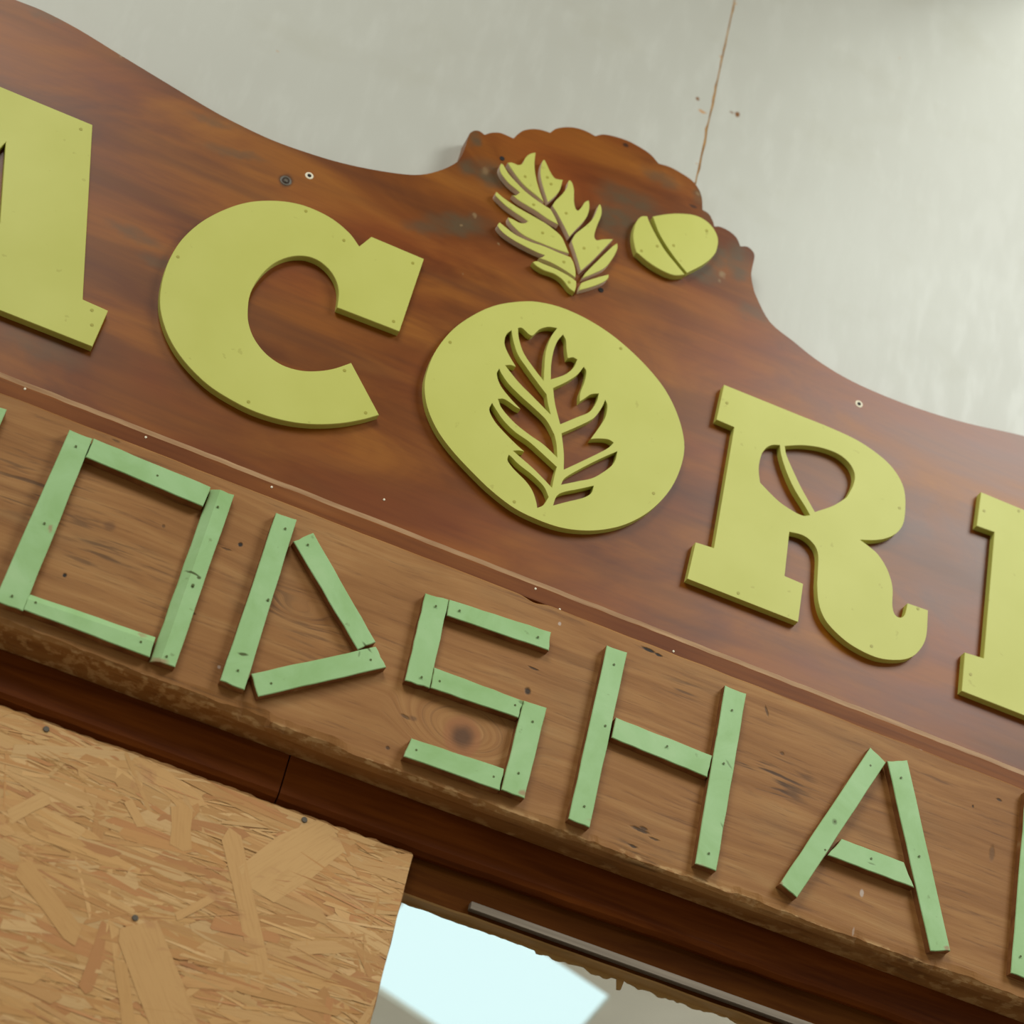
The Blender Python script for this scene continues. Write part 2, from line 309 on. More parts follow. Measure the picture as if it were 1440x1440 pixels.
def box(bm, x0, x1, y0, y1, z0, z1, bev=0., mi=0):
    r = bmesh.ops.create_cube(bm, size=1.0); vs = r['verts']
    for v in vs: v.co = Vector(((x0 + x1) / 2 + v.co.x * (x1 - x0), (y0 + y1) / 2 + v.co.y * (y1 - y0), (z0 + z1) / 2 + v.co.z * (z1 - z0)))
    fs = list({f for v in vs for f in v.link_faces})
    for f in fs: f.material_index = mi
    if bev: bmesh.ops.bevel(bm, geom=list({e for v in vs for e in v.link_edges}), offset=bev, segments=2, affect='EDGES', clamp_overlap=True)
    return bm
def disc(bm, x, y, z, r, h, seg=12, r2=None):
    """short turned head facing the room"""
    m = Matrix.Translation((x, y, z)) @ Matrix.Rotation(R(90), 4, 'X')
    bmesh.ops.create_cone(bm, cap_ends=True, segments=seg, radius1=r, radius2=r if r2 is None else r2, depth=h, matrix=m); return bm
def ring(bm, x, y, z, r, tube, seg=20):
    vs = []
    for i in range(seg):
        a = 2 * math.pi * i / seg; row = []
        for k in range(8):
            b = 2 * math.pi * k / 8; rr = r + tube * math.cos(b)
            row.append(bm.verts.new((x + rr * math.cos(a), y - .4 * tube * math.sin(b), z + rr * math.sin(a))))
        vs.append(row)
    for i in range(seg):
        for k in range(8):
            bm.faces.new((vs[i][k], vs[i][(k+1) % 8], vs[(i+1) % seg][(k+1) % 8], vs[(i+1) % seg][k]))
    bmesh.ops.recalc_face_normals(bm, faces=bm.faces)
def loft(prof_at, xs, mi_of=None):
    """closed profile of (y, z) swept along x; prof_at(x) gives its points"""
    bm = bmesh.new(); rows = [[bm.verts.new((x, y, z)) for y, z in prof_at(x)] for x in xs]
    n = len(rows[0])
    for a, b in zip(rows, rows[1:]):
        for k in range(n):
            f = bm.faces.new((a[k], a[(k+1) % n], b[(k+1) % n], b[k]))
            if mi_of: f.material_index = mi_of(k)
    bm.faces.new(rows[0]); bm.faces.new(rows[-1][::-1]); bmesh.ops.recalc_face_normals(bm, faces=bm.faces); return bm
def vnoise(seed):
    rnd = random.Random(seed); tab = [rnd.uniform(-1, 1) for _ in range(512)]
    def f(t):
        i = math.floor(t); u = t - i; u = u * u * (3 - 2 * u)
        return tab[i % 512] * (1 - u) + tab[(i + 1) % 512] * u
    return f
def interp(tab, x):
    if x <= tab[0][0]: return tab[0][1]
    for (a, va), (b, vb) in zip(tab, tab[1:]):
        if x <= b: return va + (vb - va) * (x - a) / (b - a)
    return tab[-1][1]

# traced plan of every cut-out, millimetres on the sign plane from its middle; a third value marks a sharp corner
BOARD = [(-980, 452.5, 1), (-842.3, 444.5), (-805.4, 443.3), (-766.8, 443.1), (-732.2, 444.2), (-684.2, 438.9), (-627.4, 427.0), (-561.6, 413.7), (-494.7, 400.8), (-453.6, 396.1), (-414.1, 394.1), (-370.0, 397.1), (-323.6, 403.7),
 (-275.4, 416.1), (-230.6, 432.9), (-204.0, 453.7), (-184.9, 478.5), (-180.1, 493.6), (-178.4, 510.7), (-178.0, 527.2), (-177.6, 537.5), (-172.3, 545.4), (-165.8, 547.7), (-158.2, 545.2, 1), (-152.6, 551.6), (-146.5, 556.2),
 (-138.8, 559.6), (-130.3, 560.0), (-120.0, 559.7, 1), (-115.6, 571.0), (-109.2, 581.0), (-99.5, 588.8), (-89.0, 593.5), (-80.6, 595.0), (-74.7, 595.5, 1), (-68.6, 606.4), (-58.7, 614.7), (-48.3, 620.5), (-37.3, 623.8),
 (-25.8, 624.5), (-13.9, 623.0, 1), (-3.3, 632.0), (14.7, 637.2), (33.5, 639.0), (53.2, 636.4), (67.4, 632.1), (80.2, 622.8, 1), (97.4, 625.4), (115.2, 623.0), (131.4, 618.4), (142.7, 608.9), (149.8, 595.8), (154.1, 576.2, 1),
 (164.1, 573.7), (171.4, 564.5), (175.0, 556.5, 1), (183.6, 560.3), (197.2, 559.3), (208.7, 553.5), (216.4, 541.8, 1), (226.3, 546.2), (235.6, 541.8), (238.8, 534.0), (238.5, 517.6), (239.0, 501.7), (243.8, 485.8), (251.7, 469.3),
 (276.9, 437.3), (315.0, 421.6), (348.5, 408.5), (392.0, 399.0), (441.2, 395.9), (505.0, 398.5), (576.3, 407.9), (662.0, 426.3), (745.3, 438.9), (793.3, 444.2), (827.9, 443.1), (866.5, 443.3), (903.4, 444.5), (980, 444.5, 1)]
C_OUT = [(-270.7, 280.4, 1), (-287.6, 294.3), (-313.5, 305.0), (-342.3, 307.7), (-366.7, 303.9), (-391.7, 293.7), (-417.2, 276.9), (-440.1, 252.4), (-460.6, 220.9), (-474.4, 185.2), (-479.6, 150.0), (-478.5, 116.9), (-472.2, 86.9),
 (-461.0, 62.7), (-443.2, 39.0), (-419.5, 19.1), (-388.7, 2.6), (-358.0, -5.4), (-326.2, -8.6), (-291.9, -5.2), (-260.8, 4.0), (-230.9, 19.0), (-206.2, 36.2), (-187.1, 52.9, 1), (-237.2, 109.1, 1), (-254.8, 91.5), (-273.5, 78.6),
 (-293.2, 70.4), (-314.5, 68.4), (-335.5, 74.4), (-353.8, 87.7), (-365.8, 104.2), (-372.5, 122.0), (-376.7, 147.3), (-373.5, 175.2), (-363.7, 202.0), (-349.1, 221.2), (-332.1, 232.5), (-315.2, 235.0), (-298.6, 229.3),
 (-285.3, 217.2), (-277.3, 200.9), (-273.4, 178.6, 1), (-192.7, 180.4, 1), (-189.4, 301.6, 1), (-260.1, 302.2, 1)]
O_OUT = [(-52.2, 300.3), (-83.4, 278.9), (-107.8, 251.7), (-129.7, 215.6), (-142.8, 175.9), (-146.4, 141.4), (-144.0, 116.1), (-133.6, 89.1), (-115.0, 64.0), (-90.9, 43.9), (-59.9, 25.0), (-32.4, 10.7), (-1.3, -0.3), (28.4, -3.5),
 (57.4, -2.2), (84.9, 5.1), (111.9, 18.3), (138.0, 38.1), (162.6, 67.5), (181.4, 104.1), (190.5, 139.6), (192.0, 175.1), (184.3, 204.3), (168.8, 233.2), (148.8, 257.2), (124.3, 276.2), (95.0, 292.9), (63.7, 305.6), (30.9, 312.8),
 (-0.7, 314.3), (-28.4, 309.8)]
O_HOLES = [[(-59.0, 249.2, 1), (-63.8, 239.8), (-63.4, 225.9), (-56.0, 213.3), (-42.1, 198.2, 1), (-48.7, 197.7), (-55.6, 193.9, 1), (-47.5, 187.5), (-32.6, 176.5), (-10.7, 164.2), (15.5, 149.2, 1), (9.2, 162.5), (4.0, 176.3, 1),
  (-9.9, 187.4), (-28.8, 203.5), (-43.3, 217.2), (-52.7, 233.6)],
 [(-51.8, 256.3, 1), (-46.5, 258.9), (-35.7, 253.7), (-31.0, 254.9), (-24.9, 267.4), (-15.0, 276.5), (-3.1, 280.6, 1), (-8.2, 262.7), (-9.9, 238.3), (-6.8, 214.2), (-3.5, 194.0, 1), (-19.8, 206.8), (-36.8, 222.8), (-47.1, 241.0)],
 [(6.1, 274.5, 1), (11.4, 267.6), (15.4, 253.1), (19.2, 242.1, 1), (25.6, 246.4), (31.6, 245.8, 1), (29.5, 232.0), (21.0, 216.2), (4.8, 200.3, 1), (0.6, 222.5), (-0.6, 245.2), (1.6, 262.8)],
 [(41.8, 239.1, 1), (46.5, 233.3), (47.2, 217.3), (45.2, 197.9), (47.1, 185.6, 1), (51.3, 191.7), (58.9, 202.7), (68.5, 208.7, 1), (68.2, 195.2), (62.2, 176.3), (47.9, 160.5), (29.7, 141.1, 1), (17.7, 166.5), (10.1, 189.1, 1),
  (24.9, 206.6), (36.1, 223.5)],
 [(78.3, 203.5, 1), (82.8, 195.3), (83.4, 177.3), (77.7, 156.5), (71.4, 137.8, 1), (80.4, 142.9), (93.1, 147.5), (101.1, 146.1, 1), (94.0, 132.8), (69.0, 103.4), (47.2, 79.0, 1), (42.5, 102.1), (34.0, 129.2, 1), (49.0, 145.3),
  (67.8, 167.7), (75.6, 187.3)],
 [(107.9, 135.9, 1), (107.8, 121.4), (102.7, 107.9), (86.1, 84.9), (67.9, 71.0), (48.1, 56.5, 1), (51.2, 68.8), (70.8, 94.3), (91.1, 118.0)],
 [(88.3, 73.8, 1), (87.6, 62.7), (79.4, 51.4), (59.8, 36.0), (44.5, 23.7, 1), (46.1, 38.4), (53.5, 48.2), (70.1, 60.1)],
 [(-61.5, 185.8, 1), (-62.5, 175.7), (-54.2, 161.5), (-38.1, 148.9), (-23.1, 139.8, 1), (-29.6, 140.6), (-38.8, 143.6), (-46.7, 144.8), (-53.6, 141.5, 1), (-45.3, 129.7), (-25.4, 116.8), (-4.6, 108.8), (15.6, 102.8),
  (35.9, 92.4, 1), (31.3, 110.1), (25.7, 123.1, 1), (11.9, 138.9), (-5.5, 148.7), (-26.8, 158.8), (-44.3, 168.6), (-56.1, 178.8)],
 [(-59.2, 132.5, 1), (-60.2, 120.4), (-49.8, 107.5), (-34.3, 97.1), (-17.1, 87.5), (-5.6, 82.4, 1), (-11.9, 81.2), (-19.5, 77.2, 1), (-8.1, 72.0), (8.6, 64.5), (25.7, 55.0), (38.3, 47.3, 1), (37.8, 64.9), (38.1, 79.2, 1),
  (18.6, 88.8), (-2.5, 98.8), (-22.7, 104.8), (-40.0, 114.4), (-53.0, 126.0)],
 [(-23.4, 69.2, 1), (-22.9, 60.8), (-13.2, 52.3), (3.9, 42.8), (15.3, 33.0), (22.5, 21.2), (26.4, 11.9, 1), (33.2, 19.7), (36.9, 33.1, 1), (27.8, 45.1), (10.7, 54.6), (-7.6, 61.3), (-20.5, 68.5)]]
R_OUT = [(227.1, 299.2, 1), (332.3, 300.3, 1), (340.9, 300.4), (379.5, 301.0), (418.6, 298.8), (450.8, 290.4), (473.0, 278.8), (489.5, 260.3), (496.8, 237.8), (498.6, 204.5), (492.0, 184.1), (478.5, 168.6), (462.0, 158.0),
 (442.3, 149.8, 1), (456.1, 145.1), (469.5, 138.6), (484.0, 123.0), (494.3, 100.3), (497.7, 72.1), (502.7, 61.4), (510.3, 60.4), (515.8, 67.5), (517.5, 85.1, 1), (546.3, 86.7, 1), (548.0, 48.1), (540.7, 24.0), (527.7, 7.3),
 (506.7, -3.8), (482.8, -9.1), (453.0, -6.2), (430.3, 2.2), (411.5, 15.1), (400.3, 33.6), (394.6, 57.1), (392.5, 77.6), (389.4, 103.3), (381.4, 116.2), (366.3, 122.6), (346.9, 119.8, 1), (350.0, 53.8, 1), (375.6, 53.1, 1),
 (376.8, -2.9, 1), (227.5, -3.4, 1), (229.2, 51.3, 1), (253.6, 53.5, 1), (251.0, 241.1, 1), (225.9, 241.5, 1)]
R_HOLES = [[(293.7, 219.5, 1), (298.4, 230.3), (305.6, 238.0), (315.5, 242.3, 1), (319.9, 226.9), (331.7, 203.8), (345.8, 183.7), (362.3, 166.2), (370.7, 156.1, 1), (361.7, 151.3), (349.1, 151.8), (330.4, 156.4), (315.5, 163.6),
  (297.9, 174.2, 1), (293.3, 190.9), (292.3, 206.1)],
 [(322.2, 244.1, 1), (347.1, 256.9), (373.6, 264.6), (397.2, 265.2), (413.6, 257.7), (422.5, 244.6), (422.6, 227.5), (416.4, 205.3, 1), (399.9, 184.3), (376.5, 163.7, 1), (368.1, 173.5), (353.1, 191.7), (338.9, 211.8),
  (326.5, 231.2)]]
A_OUT = [(-622.2, 296.6, 1), (-554.8, 49.5, 1), (-523.5, 48, 1), (-525, -7.5, 1), (-668, -7.5, 1), (-668, 49, 1), (-657, 49, 1), (-661, 62, 1), (-750.5999999999999, 62, 1), (-754.5999999999999, 49, 1), (-743.5999999999999, 49, 1),
 (-743.5999999999999, -7.5, 1), (-886.5999999999999, -7.5, 1), (-888.0999999999999, 48, 1), (-856.8, 49.5, 1), (-789.3999999999999, 296.6, 1)]
A_HOLE = [(-705.8, 221, 1), (-674, 107, 1), (-737.5999999999999, 107, 1)]
N_OUT = [(602, 298, 1), (720, 298, 1), (800, 110, 1), (800, 243, 1), (774, 243, 1), (774, 298, 1), (885, 298, 1), (885, 243, 1), (860, 243, 1), (860, -8, 1), (790, -8, 1), (705, 195, 1), (705, 50, 1), (732, 50, 1), (732, -8.5, 1),
 (604, -9, 1), (602.7, 47.5, 1), (629.4, 50, 1), (627, 243.8, 1), (600.8, 242.3, 1)]
LEAF = [[(-120.5, 507.1, 1), (-115.3, 510.9), (-106.0, 511.5), (-101.4, 516.6), (-99.4, 528.3), (-95.2, 537.4), (-88.3, 544.2, 1), (-85.9, 526.0), (-81.3, 509.1), (-73.1, 490.5), (-60.5, 468.6, 1), (-72.6, 473.9), (-89.2, 480.9),
  (-102.4, 490.0), (-113.7, 500.2)],
 [(-128.4, 501.8, 1), (-128.7, 493.0), (-123.7, 484.2), (-112.0, 475.2), (-101.2, 470.6), (-94.5, 467.5, 1), (-98.3, 460.7), (-103.1, 458.7, 1), (-94.0, 454.5), (-81.4, 451.8), (-65.8, 448.8), (-49.8, 444.1), (-34.3, 442.0, 1),
  (-41.8, 453.0), (-49.7, 462.0, 1), (-60.0, 464.2), (-72.8, 467.8), (-87.5, 473.2), (-101.2, 481.0), (-115.4, 490.6), (-124.9, 500.9)],
 [(-124.4, 453.4, 1), (-124.4, 446.8), (-118.2, 442.5), (-106.5, 436.5), (-93.7, 432.5), (-82.6, 429.5), (-74.3, 427.0, 1), (-78.0, 422.1), (-84.9, 419.5), (-94.1, 420.7), (-100.7, 420.5, 1), (-98.0, 414.9), (-89.2, 408.4),
  (-76.8, 402.8), (-61.6, 401.0), (-46.8, 401.3), (-27.4, 401.7), (-11.4, 403.6, 1), (-19.0, 415.4), (-27.2, 426.0), (-38.1, 431.5), (-51.0, 435.9), (-69.7, 439.2), (-92.9, 442.8), (-112.8, 448.2)],
 [(-109.6, 406.9, 1), (-110.6, 399.9), (-101.3, 392.7), (-85.5, 388.1), (-65.7, 385.5), (-50.6, 384.5), (-41.8, 385.1, 1), (-44.5, 380.0), (-48.3, 377.1, 1), (-32.9, 377.8), (-14.5, 375.3), (4.3, 370.4, 1), (2.3, 380.3),
  (-2.6, 391.6), (-8.1, 398.8, 1), (-25.2, 398.3), (-46.2, 398.5), (-63.6, 396.7), (-84.6, 397.8), (-100.7, 403.2)],
 [(-54.9, 366.4, 1), (-49.0, 363.0), (-38.3, 360.9), (-23.6, 361.9), (-11.0, 358.0), (-0.3, 349.5), (7.9, 347.2, 1), (8.0, 355.9), (6.6, 365.2, 1), (-4.3, 368.7), (-22.6, 371.2), (-40.4, 371.1), (-49.3, 371.1)],
 [(-75.4, 537.5), (-76.6, 525.2), (-74.4, 510.9), (-67.4, 493.6), (-55.5, 471.3, 1), (-50.1, 481.8), (-44.4, 498.3), (-43.8, 517.8, 1), (-49.5, 515.7), (-55.5, 515.4), (-63.2, 522.8), (-70.1, 532.6)],
 [(-34.7, 521.8), (-30.7, 519.1), (-25.8, 508.2), (-22.3, 490.9), (-17.8, 480.0), (-13.7, 478.4), (-10.6, 485.7), (-7.5, 496.9), (-3.2, 502.1, 1), (-0.3, 491.2), (-0.3, 476.0), (-4.8, 460.3), (-11.9, 443.4), (-16.5, 430.1, 1),
  (-26.3, 443.3), (-39.3, 459.1), (-48.5, 468.4, 1), (-46.3, 478.1), (-39.2, 495.3), (-35.8, 508.6), (-36.0, 518.2)],
 [(11.9, 503.4), (16.0, 498.0), (17.7, 485.5), (15.5, 465.4), (15.4, 448.3), (19.8, 443.5), (27.8, 449.2), (40.9, 456.4, 1), (34.1, 440.3), (20.7, 408.2), (9.0, 384.2, 1), (-0.4, 402.8), (-12.3, 424.5, 1), (-9.5, 439.0),
  (1.4, 459.8), (7.6, 474.5), (10.1, 489.1)],
 [(47.6, 453.0, 1), (49.4, 443.6), (46.2, 425.1), (38.8, 404.6), (25.0, 386.8), (13.0, 373.4, 1), (16.2, 385.6), (30.7, 418.9), (41.3, 442.2)],
 [(46.2, 397.4, 1), (46.2, 390.0), (39.9, 379.5), (27.6, 365.9), (12.7, 352.5, 1), (13.1, 364.0), (17.1, 370.0), (31.5, 384.3)]]
ACORN = [[(78.4, 516.7, 1), (70.1, 511.1), (65.1, 495.8), (65.6, 475.3), (70.4, 459.6), (74.9, 450.1, 1), (95.9, 441.5), (115.1, 437.8), (131.7, 438.7), (146.0, 447.1, 1), (129.9, 459.3), (112.5, 473.0), (96.1, 491.3), (83.8, 507.9)],
 [(86.0, 519.6, 1), (102.0, 532.0), (120.7, 543.4), (142.1, 551.6), (159.5, 550.3), (172.3, 541.8), (180.3, 528.4), (181.4, 510.4), (178.1, 496.1), (166.5, 475.2), (148.1, 451.4, 1), (133.4, 462.7), (115.7, 478.6), (99.1, 497.5)]]
PINS = {'A': [(-632.6, 283.2), (-540.5, 39.9), (-534.3, 20.5)],
 'C': [(-346.5, 299.6), (-471.4, 158.8), (-291.0, 279.6), (-201.2, 288.1), (-203.0, 191.6), (-337.3, 1.0), (-203.2, 48.5), (-242.1, 94.7)],
 'N': [(609.3, 270.5), (613.8, 19.4), (659.1, 292.9)],
 'O': [(-129.1, 194.7), (83.3, 289.4), (164.2, 96.5), (-2.6, 8.0)],
 'R': [(235.4, 273.1), (490.2, 221.3), (532.6, 83.2), (476.9, 3.9), (294.6, 4.4)],
 'acorn': [(162.7, 534.4), (100.7, 474.2), (81.3, 455.7), (122.3, 486.6)],
 'leaf': [(-93.3, 496.8), (-57.5, 502.7), (-72.8, 457.3), (-28.3, 465.8), (-51.9, 418.6), (6.0, 421.9), (-15.4, 386.8), (-2.2, 358.9), (-64.5, 510.9)]}
STICKS = {'A': [[(481.7, -149.2), (503.7, -161.1), (416.5, -370.5), (394.0, -361.4)], [(505.7, -157.9), (531.3, -146.6), (612.2, -365.8), (587.2, -374.7)], [(461.1, -278.8), (541.9, -278.9), (558.4, -305.5), (446.8, -305.3)]],
 'D': [[(-270.1, -142.1), (-245.6, -140.7), (-244.4, -365.9), (-272.0, -365.4)], [(-242.0, -169.2), (-223.4, -149.1), (-121.7, -253.2), (-138.7, -270.4)], [(-242.4, -345.1), (-120.3, -259.0), (-102.9, -279.0), (-228.1, -368.1)]],
 'H': [[(139.0, -148.3), (164.9, -147.4), (162.8, -377.9), (137.2, -376.4)], [(167.4, -233.8), (289.2, -235.9), (287.7, -264.8), (167.1, -260.6)], [(289.7, -140.9), (317.5, -141.1), (316.8, -373.9), (291.0, -374.3)]],
 'O': [[(-514.3, -138.1), (-487.6, -138.0), (-490.1, -369.5), (-521.7, -368.9)], [(-486.8, -137.9), (-348.2, -142.1), (-349.5, -169.8), (-487.5, -164.6)], [(-347.2, -141.1), (-320.7, -140.0), (-321.8, -369.3), (-348.3, -370.4)],
       [(-491.4, -346.3), (-351.0, -342.1), (-350.3, -369.0), (-490.0, -367.9)]],
 'S': [[(-81.9, -170.2), (-54.1, -167.1), (-49.6, -284.0), (-78.8, -285.6)], [(-53.4, -166.8), (71.0, -158.6), (73.2, -182.8), (-51.4, -187.9)], [(-51.0, -257.5), (56.9, -257.2), (55.9, -280.1), (-48.9, -283.7)],
       [(57.6, -256.3), (85.4, -254.6), (83.5, -372.0), (55.7, -371.6)], [(-55.6, -350.9), (53.2, -346.6), (54.1, -373.6), (-58.6, -375.2)]],
 'X': [[(690.6, -126.6), (723.0, -125.8), (722.5, -365.8), (690.8, -365.4)]]}
NAILS = {'A': [(484.6, -172.8), (449.5, -261.0), (442.3, -300.6), (525.6, -173.1), (560.0, -264.5), (500.4, -289.8)],
 'D': [(-255.0, -158.0), (-257.2, -347.0), (-249.3, -252.4), (-225.5, -167.2), (-219.1, -347.8), (-121.9, -277.3)],
 'H': [(152.1, -169.6), (156.7, -249.9), (151.8, -355.6), (233.3, -246.3), (303.1, -169.9), (304.0, -241.0), (304.6, -356.6)],
 'O': [(-501.3, -156.1), (-502.5, -261.5), (-506.2, -357.5), (-407.5, -153.6), (-333.6, -163.2), (-333.8, -361.1), (-364.4, -355.6), (-481.2, -355.1), (-331.6, -268.7)],
 'S': [(-66.8, -182.2), (-39.1, -176.4), (57.0, -171.9), (-61.8, -275.0), (-41.0, -271.7), (49.0, -266.4), (73.0, -278.1), (70.4, -345.3), (-47.0, -362.6), (43.8, -360.3)],
 'X': [(700.9, -341.3)]}
CUPS = [(-356.2, 363.5), (418.5, 365.7)]
HOLES = [(-127.5, 518.5, 0.0034), (42.9, 374.9, 0.0036)]
PLUG = (-381.5, 341.2)
FLECKS = [(-281.7, -99.6), (-433.3, -98.5), (-151.7, -50.5), (-576.0, -96.8), (46.2, -98.5), (80.1, -113.0), (226.3, -110.2)]
OSBSCREWS = [(-423.2, -458.2), (-133.3, -455.7), (-273.4, -623.3)]
BIGSTRANDS = [(-169.0, -568.1, 168.77637130801688, 22.0, -62), (-227.6, -685.3, 143.45991561181435, 46.0, -52), (-131.9, -499.9, 126.58227848101265, 52.0, 55), (-259.5, -704.2, 75.94936708860759, 14.0, -65),
 (-359.9, -638.0, 101.26582278481013, 22.0, -35), (-306.9, -515.3, 33.755274261603375, 10.0, -45), (-412.8, -547.5, 50.63291139240506, 16.0, 50), (-217.7, -590.0, 50.63291139240506, 9.0, 48),
 (-256.4, -512.9, 50.63291139240506, 24.0, -75)]

# ------------------------------------------------------------------ setting: wall, with unseen floor, roof and rear wall added for the light
YW = .03
wall = box(bmesh.new(), -1.9, 1.9, YW + .006, YW + .05, ZC - .30, ZC + 1.9)
wall = tag(link('wall_back', wall, 'wallcore', None, (0, YW + .03, ZC - .30)), 'pale grey painted board wall behind the sign', kind='structure')
w0 = Vector((0, YW + .03, ZC - .30))
SEAM = .1455
for x0, x1 in ((-1.9, SEAM - .0011), (SEAM + .0011, 1.9)):
    nz = vnoise(int(x0 * 10) + 50)
    bm = bmesh.new(); n = 160; za, zb = ZC - .10, ZC + 1.9
    L = []
    for i in range(n + 1):
        z = za + (zb - za) * i / n; j = max(0, nz(i * .9) - .45) * .006
        L.append(Vector((x1 - j if x1 < 1 else x1, z - ZC)))
    Rr = []
    for i in range(n + 1):
        z = za + (zb - za) * i / n; j = max(0, nz(i * .9) - .5) * .004
        Rr.append(Vector((x0 + j if x0 > -1 else x0, z - ZC)))
    bm.free()
    bm = plate([L + Rr[::-1]], YW, .006, 0)
    link('wall_panel', bm, 'wall', wall, w0)
link('seam_filler', box(bmesh.new(), SEAM - .004, SEAM + .004, YW + .0006, YW + .0059, ZC - .1, ZC + 1.9), 'wallcore', wall, w0)
tag(link('floor', box(bmesh.new(), -4, 4, -7.2, 5, -.1, 0), 'floor', None, (0, 0, 0)), 'plain boarded floor, unseen, added to bounce light upwards', kind='structure')  # out of view, added to bounce light onto undersides

tag(link('ceiling', box(bmesh.new(), -4, 4, -7.2, .12, 6.1, 6.14), 'roof', None, (0, -2.4, 6.1)), 'unseen brown boarded roof added above the sign to darken reflections', kind='structure')  # out of view, added so the varnish reflects something dark
tag(link('reflection_wall', box(bmesh.new(), -4, 4, -7.2, -7.1, 0, 6.1), 'rear', None, (0, -7.15, 0)), 'unseen dull plastered wall added facing the sign to darken reflections', kind='structure')  # out of view, added to close off bright reflections below the roof

# ------------------------------------------------------------------ unseen joist added to shade the top of the wall
tag(link('shade_joist', box(bmesh.new(), .50, .70, -2.4, YW, ZC + 1.40, ZC + 1.62, .006), 'lintel', None, (.6, -1.2, ZC + 1.40)), 'unseen timber joist added to shade the top of the painted wall', kind='structure')

# ------------------------------------------------------------------ the carved sign board
bz = -.1145
org = Vector((0, 0, ZC + bz))
sign = empty('sign_board', org)
tag(sign, 'brown varnished wooden sign board with scalloped crest carrying the big yellow letters', 'sign board')
pts = BOARD
top = spline(pts + [(980, bz * 1000, 1), (-980, bz * 1000, 1)], 4)
link('panel', plate([top], 0, YW, .0018), 'board', sign, org)
nz = vnoise(3)
def mould(x):
    zt, zb = ZC - .0853, ZC - .1145; w = nz(x * 55) * .0005
    return [(-.0002, zt + .0015), (-.0080, zt + .001 + w), (-.0120, zt - .0078 + w), (-.0132, zt - .0092), (-.0132, zb + .001), (-.012, zb), (-.0002, zb)]
xs = [-.98 + i * .008 for i in range(246)]
morg = Vector((0, -.006, ZC - .1145))
mo = tag(empty('moulding', morg), 'narrow brown moulding with a top edge coloured pale for light, between sign board and plank', 'moulding')
link('rail', loft(mould, xs, lambda k: 1 if k == 1 else 0), ['moulding', 'lit'], mo, morg)
for i, (x, z) in enumerate(CUPS):
    bm = bmesh.new(); ring(bm, x / 1000, .0003, ZC + z / 1000,   .0040, .0017)
    c = link('screw_cup', bm, 'brass', sign, org, True)
    link('screw_head', disc(bmesh.new(), x / 1000, 0, ZC + z / 1000, .0026, .0007), 'hole', c, org)
for x, z, r in HOLES:
    link('screw_hole', disc(bmesh.new(), x / 1000, -.0003, ZC + z / 1000, r, .0006, 14), 'hole', sign, org)
x, z = PLUG
bm = bmesh.new(); ring(bm, x / 1000, .0001, ZC + z / 1000, .0062, .0014); disc(bm, x / 1000, 0, ZC + z / 1000, .0030, .0007)
link('wood_plug', bm, 'screw', sign, org, True)
for x, z in FLECKS:
    bm = bmesh.new(); bmesh.ops.create_icosphere(bm, subdivisions=1, radius=.0016, matrix=Matrix.Translation((x / 1000, -.0135 if z < -80 else -.0004, ZC + z / 1000)) @ Matrix.Diagonal((1, .35, 1.1, 1)))
    link('paint_fleck', bm, 'brass', mo, morg)

# ------------------------------------------------------------------ yellow letters, leaf and acorn
def yellow(name, label, loops, yf=-.010, pins=(), group=None, parts=None, th=None):
    th = th or -yf
    allp = [p for lp in loops for p in lp]
    o = Vector((sum(p.x for p in allp) / len(allp), 0, ZC + min(p.y for p in allp)))
    root = empty(name, o); tag(root, label, 'letter' if 'letter' in name else 'ornament', group)
    if parts:
        for lp in loops: link(parts[0] if len(parts) == 1 else parts.pop(0), plate([lp], yf, th, .0007, 1 if name == 'oak_leaf' and lp is not loops[4] else 0), ['yellow', 'cutedge'], root, o)
    else: link('face', plate(loops, yf, th), 'yellow', root, o)
    for p in pins:
        link('pin', disc(bmesh.new(), p[0] / 1000, yf - .0001, ZC + p[1] / 1000, .0021, .0004, 10), 'pin', root, o)
    return root
GY = 'yellow letters on the brown board'
yellow('letter_a', 'big yellow-green letter A at the start of the top row, before the C', [spline(A_OUT), spline(A_HOLE)], pins=PINS['A'], group=GY)
yellow('letter_c', 'big yellow-green letter C with square serif on the brown board', [spline(C_OUT)], pins=PINS['C'], group=GY)
yellow('letter_o', 'big yellow-green letter O with an oak leaf cut out of it', [spline(O_OUT)] + [spline(h) for h in O_HOLES], pins=PINS['O'], group=GY)
yellow('letter_r', 'big yellow-green letter R with an acorn shaped opening', [spline(R_OUT)] + [spline(h) for h in R_HOLES], pins=PINS['R'], group=GY)
yellow('letter_n', 'big yellow-green letter N ending the top row, after the R', [spline(N_OUT)], pins=PINS['N'], group=GY)
yellow('oak_leaf', 'small yellow-green oak leaf in separate lobes on the crest', [spline(p) for p in LEAF], yf=-.009, pins=PINS['leaf'], parts=['lobe'])
yellow('acorn', 'small yellow-green acorn in two pieces on the crest beside the leaf', [spline(p) for p in ACORN], pins=PINS['acorn'], parts=['acorn_cup', 'acorn_nut'])

